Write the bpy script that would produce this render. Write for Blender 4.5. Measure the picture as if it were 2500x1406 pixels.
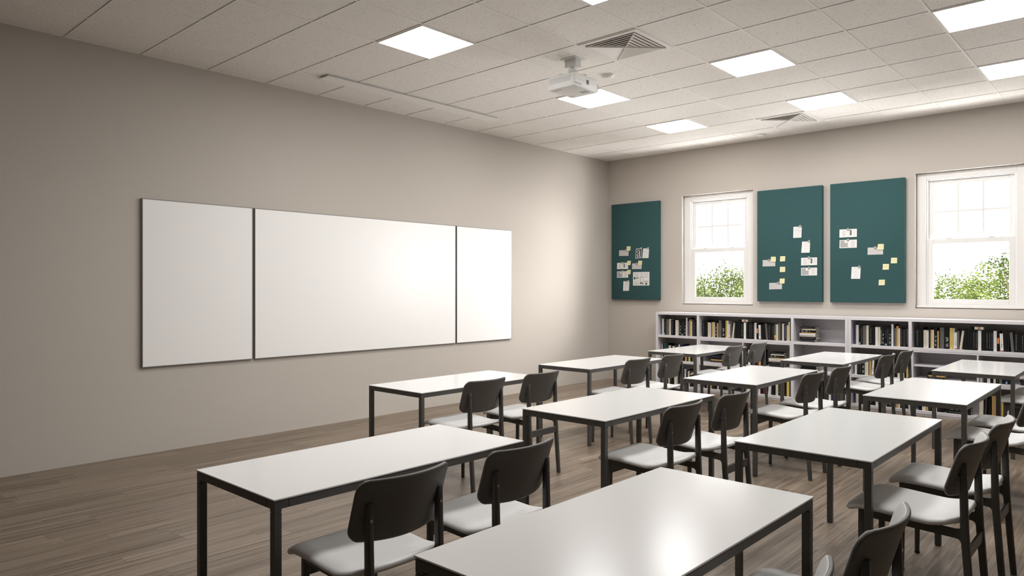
import bpy, bmesh, math, random
from mathutils import Vector, Matrix
for o in list(bpy.data.objects): bpy.data.objects.remove(o)
S = bpy.context.scene
COL = S.collection
H = 3.548            # ceiling height
# ------------------------------------------------------------------ camera, sky, portals, exposure
cam = bpy.data.cameras.new('camera'); cam.sensor_width = 36; cam.sensor_fit = 'HORIZONTAL'
cam.lens = 1738.05/2500*36; cam.clip_end = 200
co = bpy.data.objects.new('camera', cam); COL.objects.link(co)
co.location = (6.684, -9.647, 1.477); co.rotation_euler = (math.pi/2, 0, 0.740)
S.camera = co
S.view_settings.view_transform = 'Standard'; S.view_settings.look = 'None'
S.view_settings.exposure = 0.19; S.view_settings.gamma = 1; S.view_settings.use_curve_mapping = False
SKY = 3.0            # overcast sky
GLOW_SKY = 42.0      # bright hazy part of the sky, low and to the right of the windows
GROUND = 31.0        # sunlit open ground far below the windows
PANEL = 26.0         # ceiling light diffusers
w = bpy.data.worlds.new('World'); S.world = w; w.use_nodes = True
wt = w.node_tree; wb_ = wt.nodes['Background']; wb_.inputs[0].default_value = (1, .995, .985, 1)
def wm(op, a, b=None):
    n = wt.nodes.new('ShaderNodeMath'); n.operation = op
    for i, q in enumerate((a, b)):
        if isinstance(q, (int, float)): n.inputs[i].default_value = q
        elif q is not None: wt.links.new(q, n.inputs[i])
    return n.outputs[0]
def wramp(v, a, b, top):
    n = wt.nodes.new('ShaderNodeMapRange'); n.interpolation_type = 'SMOOTHSTEP'
    for i, q in enumerate((v, a, b, 0.0, top)):
        if isinstance(q, (int, float)): n.inputs[i].default_value = q
        else: wt.links.new(q, n.inputs[i])
    return n.outputs[0]
tcw = wt.nodes.new('ShaderNodeTexCoord'); sw = wt.nodes.new('ShaderNodeSeparateXYZ'); wt.links.new(tcw.outputs['Generated'], sw.inputs[0])
az = wm('ARCTAN2', sw.outputs[0], sw.outputs[1])                    # compass angle from +Y towards +X
azd = wm('ABSOLUTE', wm('SUBTRACT', az, math.radians(47)))
band = wramp(wm('ABSOLUTE', wm('SUBTRACT', sw.outputs[2], .22)), .66, .12, 1.0)
glow = wm('MULTIPLY', wramp(azd, math.radians(26), math.radians(6), GLOW_SKY), band)
low = wramp(sw.outputs[2], -.08, -.40, GROUND)
wt.links.new(wm('ADD', wm('ADD', glow, low), SKY), wb_.inputs[1])
WIN = ((1.344, 2.449), (4.478, 5.583)); WZ0, WZ1 = 1.232, 2.861
for x0, x1 in WIN:
    l = bpy.data.lights.new('window_portal', 'AREA'); l.shape = 'RECTANGLE'; l.size = x1-x0; l.size_y = WZ1-WZ0
    l.cycles.is_portal = True
    lo = bpy.data.objects.new('window_portal', l); COL.objects.link(lo)
    lo.location = ((x0+x1)/2, .245, (WZ0+WZ1)/2); lo.rotation_euler = (-math.pi/2, 0, 0)

# ------------------------------------------------------------------ helpers
def lin(c):
    return tuple(((v/255)/12.92 if v/255 <= .04045 else ((v/255+.055)/1.055)**2.4) for v in c)+(1,)
MATS = {}
def mat(name, col, rough=.5, spec=.5, metal=0, srgb=False, **k):
    if name in MATS: return MATS[name]
    m = bpy.data.materials.new(name); m.use_nodes = True; b = m.node_tree.nodes['Principled BSDF']
    c = lin(col) if srgb else tuple(col)+(1,)
    b.inputs['Base Color'].default_value = c; b.inputs['Roughness'].default_value = rough
    b.inputs['Specular IOR Level'].default_value = spec; b.inputs['Metallic'].default_value = metal
    MATS[name] = m; return m
def nodes(m): return m.node_tree.nodes, m.node_tree.links, m.node_tree.nodes['Principled BSDF']
def N(m, t, **kw):
    n = m.node_tree.nodes.new(t)
    for k, v in kw.items():
        if k in n.inputs.keys() if hasattr(n.inputs, 'keys') else False: n.inputs[k].default_value = v
        else: setattr(n, k, v)
    return n
def noise_mat(name, col, rough, scale, amount, bump, dist=.001, spec=.5, detail=3):
    m = mat(name, col, rough, spec); ns, ln, b = nodes(m)
    tc = N(m, 'ShaderNodeTexCoord'); nz = N(m, 'ShaderNodeTexNoise'); nz.inputs['Scale'].default_value = scale; nz.inputs['Detail'].default_value = detail
    ln.new(tc.outputs['Object'], nz.inputs['Vector'])
    rp = N(m, 'ShaderNodeValToRGB'); lo = tuple(v*(1-amount) for v in col)+(1,); hi = tuple(min(1, v*(1+amount)) for v in col)+(1,)
    rp.color_ramp.elements[0].position = .3; rp.color_ramp.elements[1].position = .7
    rp.color_ramp.elements[0].color = lo; rp.color_ramp.elements[1].color = hi
    ln.new(nz.outputs['Fac'], rp.inputs['Fac']); ln.new(rp.outputs['Color'], b.inputs['Base Color'])
    bp = N(m, 'ShaderNodeBump'); bp.inputs['Strength'].default_value = bump; bp.inputs['Distance'].default_value = dist
    ln.new(nz.outputs['Fac'], bp.inputs['Height']); ln.new(bp.outputs['Normal'], b.inputs['Normal'])
    return m
class MB:
    def __init__(s): s.bm = bmesh.new()
    def _merge(s, b2, mi):
        for f in b2.faces: f.material_index = mi
        me = bpy.data.meshes.new('t'); b2.to_mesh(me); b2.free(); s.bm.from_mesh(me); bpy.data.meshes.remove(me)
    def box(s, x0, x1, y0, y1, z0, z1, mi=0, bev=0, seg=1):
        b2 = bmesh.new(); bmesh.ops.create_cube(b2, size=1)
        for v in b2.verts: v.co = ((x0+x1)/2+v.co.x*(x1-x0), (y0+y1)/2+v.co.y*(y1-y0), (z0+z1)/2+v.co.z*(z1-z0))
        if bev: bmesh.ops.bevel(b2, geom=list(b2.edges), offset=bev, segments=seg, affect='EDGES', profile=.5)
        s._merge(b2, mi); return s
    def prism(s, pts, axis, a, b, mi=0, bev=0):   # polygon in the two other axes extruded along axis
        b2 = bmesh.new()
        def P(u, v, t): return {0: (t, u, v), 1: (u, t, v), 2: (u, v, t)}[axis]
        A = [b2.verts.new(P(u, v, a)) for u, v in pts]; B = [b2.verts.new(P(u, v, b)) for u, v in pts]
        n = len(pts); b2.faces.new(A); b2.faces.new(B[::-1])
        for i in range(n): b2.faces.new((A[i], B[i], B[(i+1) % n], A[(i+1) % n]))
        bmesh.ops.recalc_face_normals(b2, faces=b2.faces)
        if bev: bmesh.ops.bevel(b2, geom=list(b2.edges), offset=bev, segments=1, affect='EDGES')
        s._merge(b2, mi); return s
    def loft(s, secs, mi=0, closed=True, cap=True):
        b2 = bmesh.new(); R = [[b2.verts.new(p) for p in r] for r in secs]; n = len(R[0])
        for i in range(len(R)-1):
            for j in range(n if closed else n-1): b2.faces.new((R[i][j], R[i][(j+1) % n], R[i+1][(j+1) % n], R[i+1][j]))
        if cap: b2.faces.new(R[0][::-1]); b2.faces.new(R[-1])
        bmesh.ops.recalc_face_normals(b2, faces=b2.faces); s._merge(b2, mi); return s
    def cyl(s, c, axis, r, a, b, n=16, mi=0, r2=None):
        r2 = r if r2 is None else r2; secs = []
        for t, rr in ((a, r), (b, r2)):
            ring = []
            for k in range(n):
                u, v = c[0]+rr*math.cos(2*math.pi*k/n), c[1]+rr*math.sin(2*math.pi*k/n)
                ring.append({0: (t, u, v), 1: (u, t, v), 2: (u, v, t)}[axis])
            secs.append(ring)
        return s.loft(secs, mi)
    def poly(s, pts, mi=0):
        f = s.bm.faces.new([s.bm.verts.new(p) for p in pts]); f.material_index = mi; return s
    def mesh(s, name, mats, smooth=False):
        me = bpy.data.meshes.new(name); s.bm.to_mesh(me); s.bm.free()
        for m in (mats if isinstance(mats, (list, tuple)) else [mats]): me.materials.append(m)
        if smooth:
            me.polygons.foreach_set('use_smooth', [True]*len(me.polygons))
            me.set_sharp_from_angle(angle=math.radians(38))
        me.update(); return me
    def obj(s, name, mats, parent=None, smooth=False, loc=None):
        return mkobj(name, s.mesh(name, mats, smooth), parent, loc)
def mkobj(name, me, parent=None, loc=None):
    o = bpy.data.objects.new(name, me); COL.objects.link(o)
    if parent: o.parent = parent
    if loc: o.location = loc
    return o
def tag(o, label=None, cat=None, group=None, kind=None):
    for k, v in (('label', label), ('category', cat), ('group', group), ('kind', kind)):
        if v: o[k] = v
    return o
def empty(name, loc, label, cat, group=None):
    o = bpy.data.objects.new(name, None); COL.objects.link(o); o.location = loc; o.empty_display_size = .1
    return tag(o, label, cat, group)
def copy_tree(o, loc, label):
    r = o.copy(); COL.objects.link(r); r.location = loc; r['label'] = label
    for ch in o.children:
        c = ch.copy(); COL.objects.link(c); c.parent = r
        for g in ch.children:
            d = g.copy(); COL.objects.link(d); d.parent = c
    return r
def struct(o): o['kind'] = 'structure'; return o
ORD = 'first second third fourth fifth sixth seventh eighth ninth tenth eleventh twelfth thirteenth fourteenth fifteenth sixteenth seventeenth eighteenth nineteenth twentieth'.split()
def ordw(n):
    if n <= 20: return ORD[n-1]
    t = {2: 'twent', 3: 'thirt', 4: 'fort', 5: 'fift'}[n//10]
    return t+'ieth' if n % 10 == 0 else t+'y-'+ORD[n % 10-1]

# ------------------------------------------------------------------ materials
WALL = noise_mat('painted_plaster', (.54, .495, .445), .85, 230, .13, .35, .0015, .25)
BOUNCECUT = noise_mat('bounce_cutting_plaster', (.16, .14, .12), .85, 150, .05, .35, .0015, .25)  # unseen walls coloured dark to cut bounced light near the camera
m = mat('ceiling_tile', (.91, .872, .828), .9, .2); ns, ln, b = nodes(m)
tc = N(m, 'ShaderNodeTexCoord')
def fissure(sx, sy, rot):
    mp = N(m, 'ShaderNodeMapping'); mp.inputs['Rotation'].default_value = (0, 0, rot); mp.inputs['Scale'].default_value = (sx, sy, 1)
    ln.new(tc.outputs['Object'], mp.inputs['Vector'])
    v = N(m, 'ShaderNodeTexVoronoi'); v.inputs['Scale'].default_value = 1; ln.new(mp.outputs[0], v.inputs['Vector'])
    # only some of the cells carry a hole
    rnd = N(m, 'ShaderNodeSeparateColor'); ln.new(v.outputs['Color'], rnd.inputs[0])
    rad = N(m, 'ShaderNodeMath', operation='MULTIPLY_ADD'); ln.new(rnd.outputs[0], rad.inputs[0]); rad.inputs[1].default_value = .55; rad.inputs[2].default_value = -.30
    lt = N(m, 'ShaderNodeMath', operation='LESS_THAN'); ln.new(v.outputs['Distance'], lt.inputs[0]); ln.new(rad.outputs[0], lt.inputs[1])
    return lt
fs = [fissure(120, 38, .6), fissure(45, 130, .3), fissure(100, 100, 1.1)]
a1 = N(m, 'ShaderNodeMath', operation='MAXIMUM'); ln.new(fs[0].outputs[0], a1.inputs[0]); ln.new(fs[1].outputs[0], a1.inputs[1])
a2 = N(m, 'ShaderNodeMath', operation='MAXIMUM'); ln.new(a1.outputs[0], a2.inputs[0]); ln.new(fs[2].outputs[0], a2.inputs[1])
mx = N(m, 'ShaderNodeMix', data_type='RGBA'); ln.new(a2.outputs[0], mx.inputs[0]); mx.inputs[6].default_value = (.91, .872, .828, 1); mx.inputs[7].default_value = (.30, .265, .235, 1)
ln.new(mx.outputs[2], b.inputs['Base Color'])
CTILE = m
CGRID = mat('ceiling_grid_white', (.92, .89, .85), .5)
# oak boards laid along Y
m = mat('oak_floor', (.3, .25, .2), .34, .5); ns, ln, b = nodes(m)
tc = N(m, 'ShaderNodeTexCoord'); sp = N(m, 'ShaderNodeSeparateXYZ'); ln.new(tc.outputs['Object'], sp.inputs[0])
def M(op, a, bb=None, c=None):
    n = N(m, 'ShaderNodeMath', operation=op)
    for i, q in enumerate((a, bb, c)):
        if q is None: continue
        if isinstance(q, (int, float)): n.inputs[i].default_value = q
        else: ln.new(q, n.inputs[i])
    return n.outputs[0]
BW = .119
u = M('DIVIDE', M('SUBTRACT', sp.outputs[0], 4.833-BW*60), BW); ui = M('FLOOR', u); uf = M('FRACT', u)
wn = N(m, 'ShaderNodeTexWhiteNoise', noise_dimensions='1D'); ln.new(ui, wn.inputs['W'])
v = M('DIVIDE', M('ADD', sp.outputs[1], M('MULTIPLY', wn.outputs['Value'], 9.0)), 1.15); vi = M('FLOOR', v); vf = M('FRACT', v)
cb = N(m, 'ShaderNodeCombineXYZ'); ln.new(ui, cb.inputs[0]); ln.new(vi, cb.inputs[1])
wn2 = N(m, 'ShaderNodeTexWhiteNoise', noise_dimensions='3D'); ln.new(cb.outputs[0], wn2.inputs['Vector'])
rid = wn2.outputs['Value']
gv = N(m, 'ShaderNodeCombineXYZ'); ln.new(sp.outputs[0], gv.inputs[0]); ln.new(sp.outputs[1], gv.inputs[1]); ln.new(M('MULTIPLY', rid, 37.0), gv.inputs[2])
mp = N(m, 'ShaderNodeMapping'); mp.inputs['Scale'].default_value = (40, .8, 1); ln.new(gv.outputs[0], mp.inputs['Vector'])
nz = N(m, 'ShaderNodeTexNoise'); nz.inputs['Scale'].default_value = 1; nz.inputs['Detail'].default_value = 8; nz.inputs['Roughness'].default_value = .68; nz.inputs['Distortion'].default_value = .12; ln.new(mp.outputs[0], nz.inputs['Vector'])
mp2 = N(m, 'ShaderNodeMapping'); mp2.inputs['Scale'].default_value = (9, .5, 1); ln.new(gv.outputs[0], mp2.inputs['Vector'])
wv = N(m, 'ShaderNodeTexWave', wave_type='BANDS', bands_direction='X'); wv.inputs['Scale'].default_value = 3.2; wv.inputs['Distortion'].default_value = 5.0; wv.inputs['Detail'].default_value = 2; wv.inputs['Detail Scale'].default_value = .8; ln.new(mp2.outputs[0], wv.inputs['Vector'])
mp3 = N(m, 'ShaderNodeMapping'); mp3.inputs['Scale'].default_value = (340, 4, 1); ln.new(gv.outputs[0], mp3.inputs['Vector'])
nf = N(m, 'ShaderNodeTexNoise'); nf.inputs['Scale'].default_value = 1; nf.inputs['Detail'].default_value = 2; ln.new(mp3.outputs[0], nf.inputs['Vector'])
g = M('ADD', M('MULTIPLY', nz.outputs['Fac'], .68), M('ADD', M('MULTIPLY', wv.outputs['Fac'], .05), M('MULTIPLY', nf.outputs['Fac'], .27)))
g = M('ADD', g, M('MULTIPLY', M('SUBTRACT', rid, .5), .09))
rp = N(m, 'ShaderNodeValToRGB'); ln.new(g, rp.inputs['Fac'])
els = rp.color_ramp.elements
els[0].position = .37; els[0].color = (.098, .068, .045, 1); els[1].position = .625; els[1].color = (.325, .257, .193, 1)
e = els.new(.49); e.color = (.200, .153, .112, 1)
sx = M('LESS_THAN', M('MINIMUM', uf, M('SUBTRACT', 1.0, uf)), .009)
sy = M('LESS_THAN', M('MINIMUM', vf, M('SUBTRACT', 1.0, vf)), .0011)
seam = M('MAXIMUM', sx, sy)
mx = N(m, 'ShaderNodeMix', data_type='RGBA'); ln.new(seam, mx.inputs[0]); ln.new(rp.outputs['Color'], mx.inputs[6]); mx.inputs[7].default_value = (.12, .09, .07, 1)
ln.new(mx.outputs[2], b.inputs['Base Color'])
bp = N(m, 'ShaderNodeBump'); bp.inputs['Strength'].default_value = .25; bp.inputs['Distance'].default_value = .0012
ln.new(M('SUBTRACT', g, M('MULTIPLY', seam, 1.5)), bp.inputs['Height']); ln.new(bp.outputs['Normal'], b.inputs['Normal'])
ln.new(M('ADD', .30, M('MULTIPLY', nz.outputs['Fac'], .16)), b.inputs['Roughness'])
FLOOR = m
WHITEPAINT = mat('white_window_paint', (.80, .785, .765), .4)
TOP = mat('white_laminate', (.71, .70, .69), .21, .5)
FRAME = mat('charcoal_metal', (.074, .070, .064), .42, .5)
SHELL = noise_mat('charcoal_shell', (.13, .122, .112), .5, 900, .08, .08, .0003)
SEAT = noise_mat('grey_shell', (.67, .665, .655), .42, 700, .03, .08, .0003)
STEEL = mat('bright_steel', (.55, .54, .52), .3, .5, 1)
BOARDW = mat('whiteboard_enamel', (.93, .915, .90), .32, .5)
BOARDF = mat('whiteboard_trim', (.22, .21, .20), .4, .5, .3)
TEAL = noise_mat('teal_felt', (.036, .090, .092), .9, 260, .10, .2, .0006, .2)
CASE = mat('bookcase_lacquer', (.68, .655, .675), .38)
PLASTIC = mat('white_plastic', (.80, .79, .77), .45)
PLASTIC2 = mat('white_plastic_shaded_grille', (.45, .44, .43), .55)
BLACK = mat('black_plastic', (.012, .012, .012), .4)
VENT = mat('vent_white_enamel', (.88, .85, .81), .45)
VENTD = mat('vent_duct_grey', (.74, .71, .68), .7)
m = bpy.data.materials.new('light_diffuser'); m.use_nodes = True; m.node_tree.nodes.clear()
em = m.node_tree.nodes.new('ShaderNodeEmission'); em.inputs[0].default_value = (1, .99, .972, 1); em.inputs[1].default_value = PANEL
ou = m.node_tree.nodes.new('ShaderNodeOutputMaterial'); m.node_tree.links.new(em.outputs[0], ou.inputs[0]); GLOW = m
m = bpy.data.materials.new('window_glass'); m.use_nodes = True; m.node_tree.nodes.clear()
tr = m.node_tree.nodes.new('ShaderNodeBsdfTransparent'); gl = m.node_tree.nodes.new('ShaderNodeBsdfGlossy'); gl.inputs['Roughness'].default_value = .02
fr = m.node_tree.nodes.new('ShaderNodeFresnel'); fr.inputs[0].default_value = 1.45
ms = m.node_tree.nodes.new('ShaderNodeMixShader'); ou = m.node_tree.nodes.new('ShaderNodeOutputMaterial')
ge = m.node_tree.nodes.new('ShaderNodeNewGeometry'); bf = m.node_tree.nodes.new('ShaderNodeMath'); bf.operation = 'MULTIPLY'; ib = m.node_tree.nodes.new('ShaderNodeMath'); ib.operation = 'SUBTRACT'; ib.inputs[0].default_value = 1
for a, bb in ((ge.outputs['Backfacing'], ib.inputs[1]), (fr.outputs[0], bf.inputs[0]), (ib.outputs[0], bf.inputs[1]), (bf.outputs[0], ms.inputs[0]), (tr.outputs[0], ms.inputs[1]), (gl.outputs[0], ms.inputs[2]), (ms.outputs[0], ou.inputs[0])): m.node_tree.links.new(a, bb)
GLASS = m

# ------------------------------------------------------------------ room shell
X1, Y0 = 9.0, -12.0
struct(MB().box(-.25, X1+.25, Y0-.25, .28, -.15, 0).obj('floor', FLOOR))
struct(MB().box(-.25, 0, Y0, .28, 0, H+.3).obj('wall_left', WALL))
struct(MB().box(X1, X1+.25, Y0, .28, 0, H+.3).obj('wall_right', BOUNCECUT))
struct(MB().box(-.25, X1+.25, Y0-.25, Y0, 0, H+.3).obj('wall_rear', BOUNCECUT))
b = MB(); T = .24
xs = [0, WIN[0][0], WIN[0][1], WIN[1][0], WIN[1][1], X1]
for i in range(5):
    if i in (1, 3):
        b.box(xs[i], xs[i+1], 0, T, 0, WZ0); b.box(xs[i], xs[i+1], 0, T, WZ1, H+.3)
    else: b.box(xs[i], xs[i+1], 0, T, 0, H+.3)
struct(b.obj('wall_back', WALL))
b = MB().box(0, X1, Y0, 0, H+.014, H+.25)                # board tiles in a T-grid, a shadow gap on one side of each cross bar
bw, bd, gap = .0075, .003, .006
for j in range(20):
    y1 = -.6*j-(bw+gap if j else 0); b.box(0, X1, -.6*(j+1)+bw, y1, H, H+.0145)
for i in range(0, 16):
    x = .6*i; b.box(max(0, x-bw), min(X1, x+bw), Y0, 0, H-bd, H+.015, 1)
for j in range(0, 21):
    y = -.6*j; b.box(0, X1, max(Y0, y-bw), min(0, y+bw), H-bd-.0006, H+.015, 1)
struct(b.obj('ceiling', [CTILE, CGRID]))

# ------------------------------------------------------------------ windows
for n, (x0, x1) in enumerate(WIN, 1):
    root = struct(bpy.data.objects.new('window_%d' % n, None)); COL.objects.link(root); root.location = (x0, .065, WZ0)
    W_, HH = x1-x0, WZ1-WZ0
    root['label'] = ('white sash window between two teal pinboards' if n == 1 else 'white sash window at right edge beside the wide teal pinboard'); root['category'] = 'window'
    c = MB()                                                # casing around the sashes, standing .07 back in the reveal
    g = .004
    c.box(0, W_, .055, .085, 0, .014); c.box(0, W_, .055, .085, HH-.004, HH); c.box(0, g+.002, .055, .085, 0, HH); c.box(W_-g-.002, W_, .055, .085, 0, HH)
    c.box(g, .103, 0, .085, .012, HH-.002, 0, .003); c.box(W_-.103, W_-g, 0, .085, .012, HH-.002, 0, .003)
    c.box(.103, W_-.103, 0, .085, HH-.082, HH-.002, 0, .003)
    for a, bb in ((.103, .121), (W_-.121, W_-.103)): c.box(a, bb, .012, .085, .05, HH-.082, 0, .002)
    c.box(.121, W_-.121, .012, .085, HH-.094, HH-.082, 0, .002)
    c.obj('casing', WHITEPAINT, root)
    MB().box(g, W_-g, -.028, .085, .008, .034, 0, .004).box(.10, W_-.10, .004, .085, .034, .05, 0, .003).obj('sill', WHITEPAINT, root)
    for nm, za, zb, y, bt, tp in (('lower_sash', .05, .83, .016, .062, .058), ('upper_sash', .772, HH-.094, .050, .058, .054)):
        f = MB(); a, bb = .121, W_-.121
        f.box(a, a+.055, y, y+.032, za, zb, 0, .003); f.box(bb-.055, bb, y, y+.032, za, zb, 0, .003)
        f.box(a+.055, bb-.055, y, y+.032, za, za+bt, 0, .003); f.box(a+.055, bb-.055, y, y+.032, zb-tp, zb, 0, .003)
        so = f.obj(nm, WHITEPAINT, root)
        if nm == 'upper_sash':
            mu = MB(); pw = (bb-a-.11)/3
            for q in (1, 2): mu.box(a+.055+q*pw-.013, a+.055+q*pw+.013, y+.006, y+.027, za+bt, zb-tp, 0, .003)
            zm = (za+bt+zb-tp)/2; mu.box(a+.055, bb-.055, y+.007, y+.026, zm-.013, zm+.013, 0, .003)
            mu.obj('muntins', WHITEPAINT, so)
        else:
            for lx in (a+.22, bb-.22): MB().box(lx-.03, lx+.03, y-.002, y+.030, zb, zb+.012, 0, .004).obj('sash_lock', WHITEPAINT, so)
        MB().box(a+.05, bb-.05, y+.016, y+.020, za+bt-.006, zb-tp+.006).obj('pane', GLASS, so)

# ------------------------------------------------------------------ ceiling lights, vents, detectors, screen case, projector
LDEF = [((1.8, -6.0), 'leftmost bright square ceiling light, above the left end of the whiteboard'),
        ((3.6, -6.0), 'bright ceiling light cut by the top edge above the near vent'),
        ((5.4, -6.0), 'ceiling light over the third table of the right column, above the picture edge'),
        ((3.6, -8.4), 'added ceiling panel out of view, brightening the nearest table of the middle column'),  # unseen panel added to brighten the near tables
        ((1.8, -3.6), 'bright square ceiling light partly hidden behind the projector'),
        ((3.6, -3.6), 'bright square ceiling light right of the near vent and smoke detector'),
        ((5.4, -3.6), 'large bright ceiling light in the upper right corner of the photo'),
        ((1.8, -1.8), 'farthest left bright ceiling light, small, near the back wall corner'),
        ((3.6, -1.8), 'bright ceiling light directly beside the far vent'),
        ((5.4, -1.8), 'bright ceiling light at right edge above the right window')]
lt = None
for (x, y), lab in LDEF:
    if lt is None:
        lt = empty('ceiling_light', (x+.3, y+.3, H), lab, 'ceiling light', 'square ceiling light panels')
        f = MB()
        for a in (-1, 1):
            f.box(min(a*.2935, a*.281), max(a*.2935, a*.281), -.2935, .2935, -.009, .0, 0); f.box(-.281, .281, min(a*.2935, a*.281), max(a*.2935, a*.281), -.009, .0, 0)
        f.obj('frame', CGRID, lt)
        d = MB(); d.poly([(-.281, -.281, -.006), (-.281, .281, -.006), (.281, .281, -.006), (.281, -.281, -.006)]); d.obj('diffuser', GLOW, lt)
    else: copy_tree(lt, (x+.3, y+.3, H), lab)
vt = None
for (x, y), lab in (((3.3, -4.5), 'large square ceiling air vent beside the projector'), ((3.3, -.9), 'small far ceiling air vent near the back wall above the left windows')):
    if vt: copy_tree(vt, (x, y, H), lab); continue
    vt = empty('ceiling_vent', (x, y, H), lab, 'air vent', 'four-way ceiling vents')
    f = MB()
    for a in (-1, 1):
        f.box(min(a*.2925, a*.247), max(a*.2925, a*.247), -.2925, .2925, -.010, 0); f.box(-.247, .247, min(a*.2925, a*.247), max(a*.2925, a*.247), -.010, 0)
    f.obj('frame', VENT, vt)
    bk = MB(); bk.poly([(-.247, -.247, -.001), (-.247, .247, -.001), (.247, .247, -.001), (.247, -.247, -.001)]); bk.obj('duct_opening', VENTD, vt)
    lv = MB()
    for k in range(6):
        ro = .243-.040*k; ri = ro-.039 if k < 5 else .012; zt, zb = -.004, -.016   # each ring slopes down and outwards
        if k == 5: ri = .004
        for q in range(4):
            cs, sn = round(math.cos(q*math.pi/2)), round(math.sin(q*math.pi/2))
            R = lambda px, py: (px*cs-py*sn, px*sn+py*cs)
            P = [(ro, -ro, zb), (ro, ro, zb), (max(ri, .004), max(ri, .004), zt), (max(ri, .004), -max(ri, .004), zt)]
            t = .0018
            lo_ = [R(p[0], p[1])+(p[2],) for p in P]; up = [(p[0], p[1], p[2]+t) for p in lo_]
            lv.loft([lo_, up])
    lv.obj('louvres', VENT, vt)
    rb = MB()
    for sg in (-1, 1):
        for e in (-1, 1):
            p0, p1 = (.003*e, .003*sg*e), (.246*e, .246*sg*e); t = .0022
            nx, ny = -sg*t, t
            rb.prism([(p0[0]-nx, p0[1]-ny), (p1[0]-nx, p1[1]-ny), (p1[0]+nx, p1[1]+ny), (p0[0]+nx, p0[1]+ny)], 2, -.022, -.004)
    rb.obj('diagonal_ribs', VENT, vt)
sd = None
for (x, y), lab in (((2.7, -3.9), 'round white smoke detector just right of the projector'), ((2.7, -.3), 'tiny far smoke detector close to the back wall')):
    if sd: copy_tree(sd, (x, y, H), lab); continue
    sd = empty('smoke_detector', (x, y, H), lab, 'smoke detector', 'ceiling smoke detectors')
    prof = [(.066, 0), (.066, -.006), (.060, -.010)]
    rings = lambda pr: [[(r*math.cos(2*math.pi*k/40), r*math.sin(2*math.pi*k/40), z) for k in range(40)] for r, z in pr]
    MB().loft(rings(prof)).obj('base', PLASTIC, sd, True)
    MB().loft(rings([(.056, -.010), (.056, -.013), (.052, -.019), (.042, -.025), (.022, -.028), (.004, -.029)])).obj('cap', PLASTIC, sd, True)
sc = empty('projection_screen_case', (.6475, -4.56, H), 'long slim white screen case on the ceiling above the whiteboard', 'screen case')
MB().box(-.065, .065, -1.19, 1.19, -.018, 0).obj('housing', PLASTIC, sc)
MB().box(-.0875, .0875, -1.21, 1.21, -.026, -.018, 0, .002).box(-.058, -.055, -1.17, 1.17, -.0275, -.0255, 0).obj('cover_plate', mat('case_white', (.93, .90, .86), .4), sc)
for s in (-1, 1):
    MB().cyl((-.06, s*1.17), 2, .006, -.029, -.0255, 12).obj('screw', STEEL, sc)
# projector: lens side towards the whiteboard (-X), sockets on +X, grille on -Y
pj = empty('projector', (2.74, -4.51, H), 'white ceiling projector on a bracket below the tiles', 'projector')
px0, px1, py0, py1, pz0, pz1 = -.142, .155, -.18, .175, -.298, -.178
MB().box(px0, px1, py0, py1, pz0, pz1, 0, .012, 3).obj('body', PLASTIC, pj, True)
fin = MB()
for k in range(10):
    z = pz0+.018+k*.0098; fin.box(px0+.006, px1-.004, py0-.003, py0+.002, z, z+.0055, 0, .001)
fin.obj('side_grille', PLASTIC, pj)
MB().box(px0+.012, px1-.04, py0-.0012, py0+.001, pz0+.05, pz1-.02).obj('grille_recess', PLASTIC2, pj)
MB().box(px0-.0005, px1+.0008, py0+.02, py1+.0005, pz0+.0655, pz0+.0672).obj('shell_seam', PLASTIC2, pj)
po = MB()
po.box(px1-.001, px1+.0025, -.002, .030, pz0+.045, pz0+.083, 0, .001)
po.obj('power_socket', BLACK, pj)
def port(nm, y, z, w2, h2, mt): MB().box(px1-.001, px1+.002, y-w2, y+w2, z-h2, z+h2, 0, .0006).obj(nm, mt, pj)
Pp = lambda y: y+4.51
MB().cyl((Pp(-4.68)+.0, pz0-(-.027)), 0, .0035, px1-.001, px1+.002, 10).obj('audio_jack', BLACK, pj)
MB().cyl((Pp(-4.66), pz0+.027), 0, .0055, px1-.001, px1+.003, 12).obj('video_jack', mat('amber_plastic', (.30, .13, .02), .4), pj)
port('monitor_socket', Pp(-4.628), pz0+.027, .011, .005, mat('blue_socket', (.12, .25, .5), .4))
port('usb_socket', Pp(-4.598), pz0+.027, .002, .009, BLACK)
port('side_groove', Pp(-4.50)+.155, pz0+.04, .004, .035, PLASTIC2)
MB().box(px0+.03, px0+.12, -.145, -.13, pz0-.001, pz0+.001).obj('label_strip', mat('pale_label', (.5, .46, .42), .6), pj)
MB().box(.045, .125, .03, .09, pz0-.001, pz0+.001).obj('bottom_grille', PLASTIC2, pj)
MB().box(px0+.02, px0+.075, .10, .13, pz0-.003, pz0+.001, 0, .001).obj('foot', PLASTIC, pj)
MB().cyl((.09, pz0+.06), 0, .035, px0-.03, px0+.002, 28).obj('lens_barrel', BLACK, pj, True)
br = MB().box(-.085, .085, -.075, .075, -.006, 0, 0, .001)
br.box(-.062, .062, -.040, -.034, -.070, -.006).box(-.062, .062, .034, .040, -.070, -.006).box(.056, .062, -.034, .034, -.070, -.006).box(-.062, .062, -.040, .040, -.073, -.068, 0, .001)
br.obj('mount_bracket', PLASTIC, pj)
MB().cyl((0, 0), 2, .022, -.135, -.07, 20).box(-.03, .03, -.028, .028, -.118, -.09, 0, .002).obj('mount_stem', PLASTIC, pj)
arm = MB()
for k in range(4):
    a = math.pi/4+k*math.pi/2; arm.loft([[(math.cos(a)*r-math.sin(a)*s*.009, math.sin(a)*r+math.cos(a)*s*.009, z) for s, z in ((-1, -.140), (1, -.140), (1, -.134), (-1, -.134))] for r in (0, .125)])
    arm.cyl((.115*math.cos(a), .115*math.sin(a)), 2, .006, pz1-.001, -.136, 10)
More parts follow.
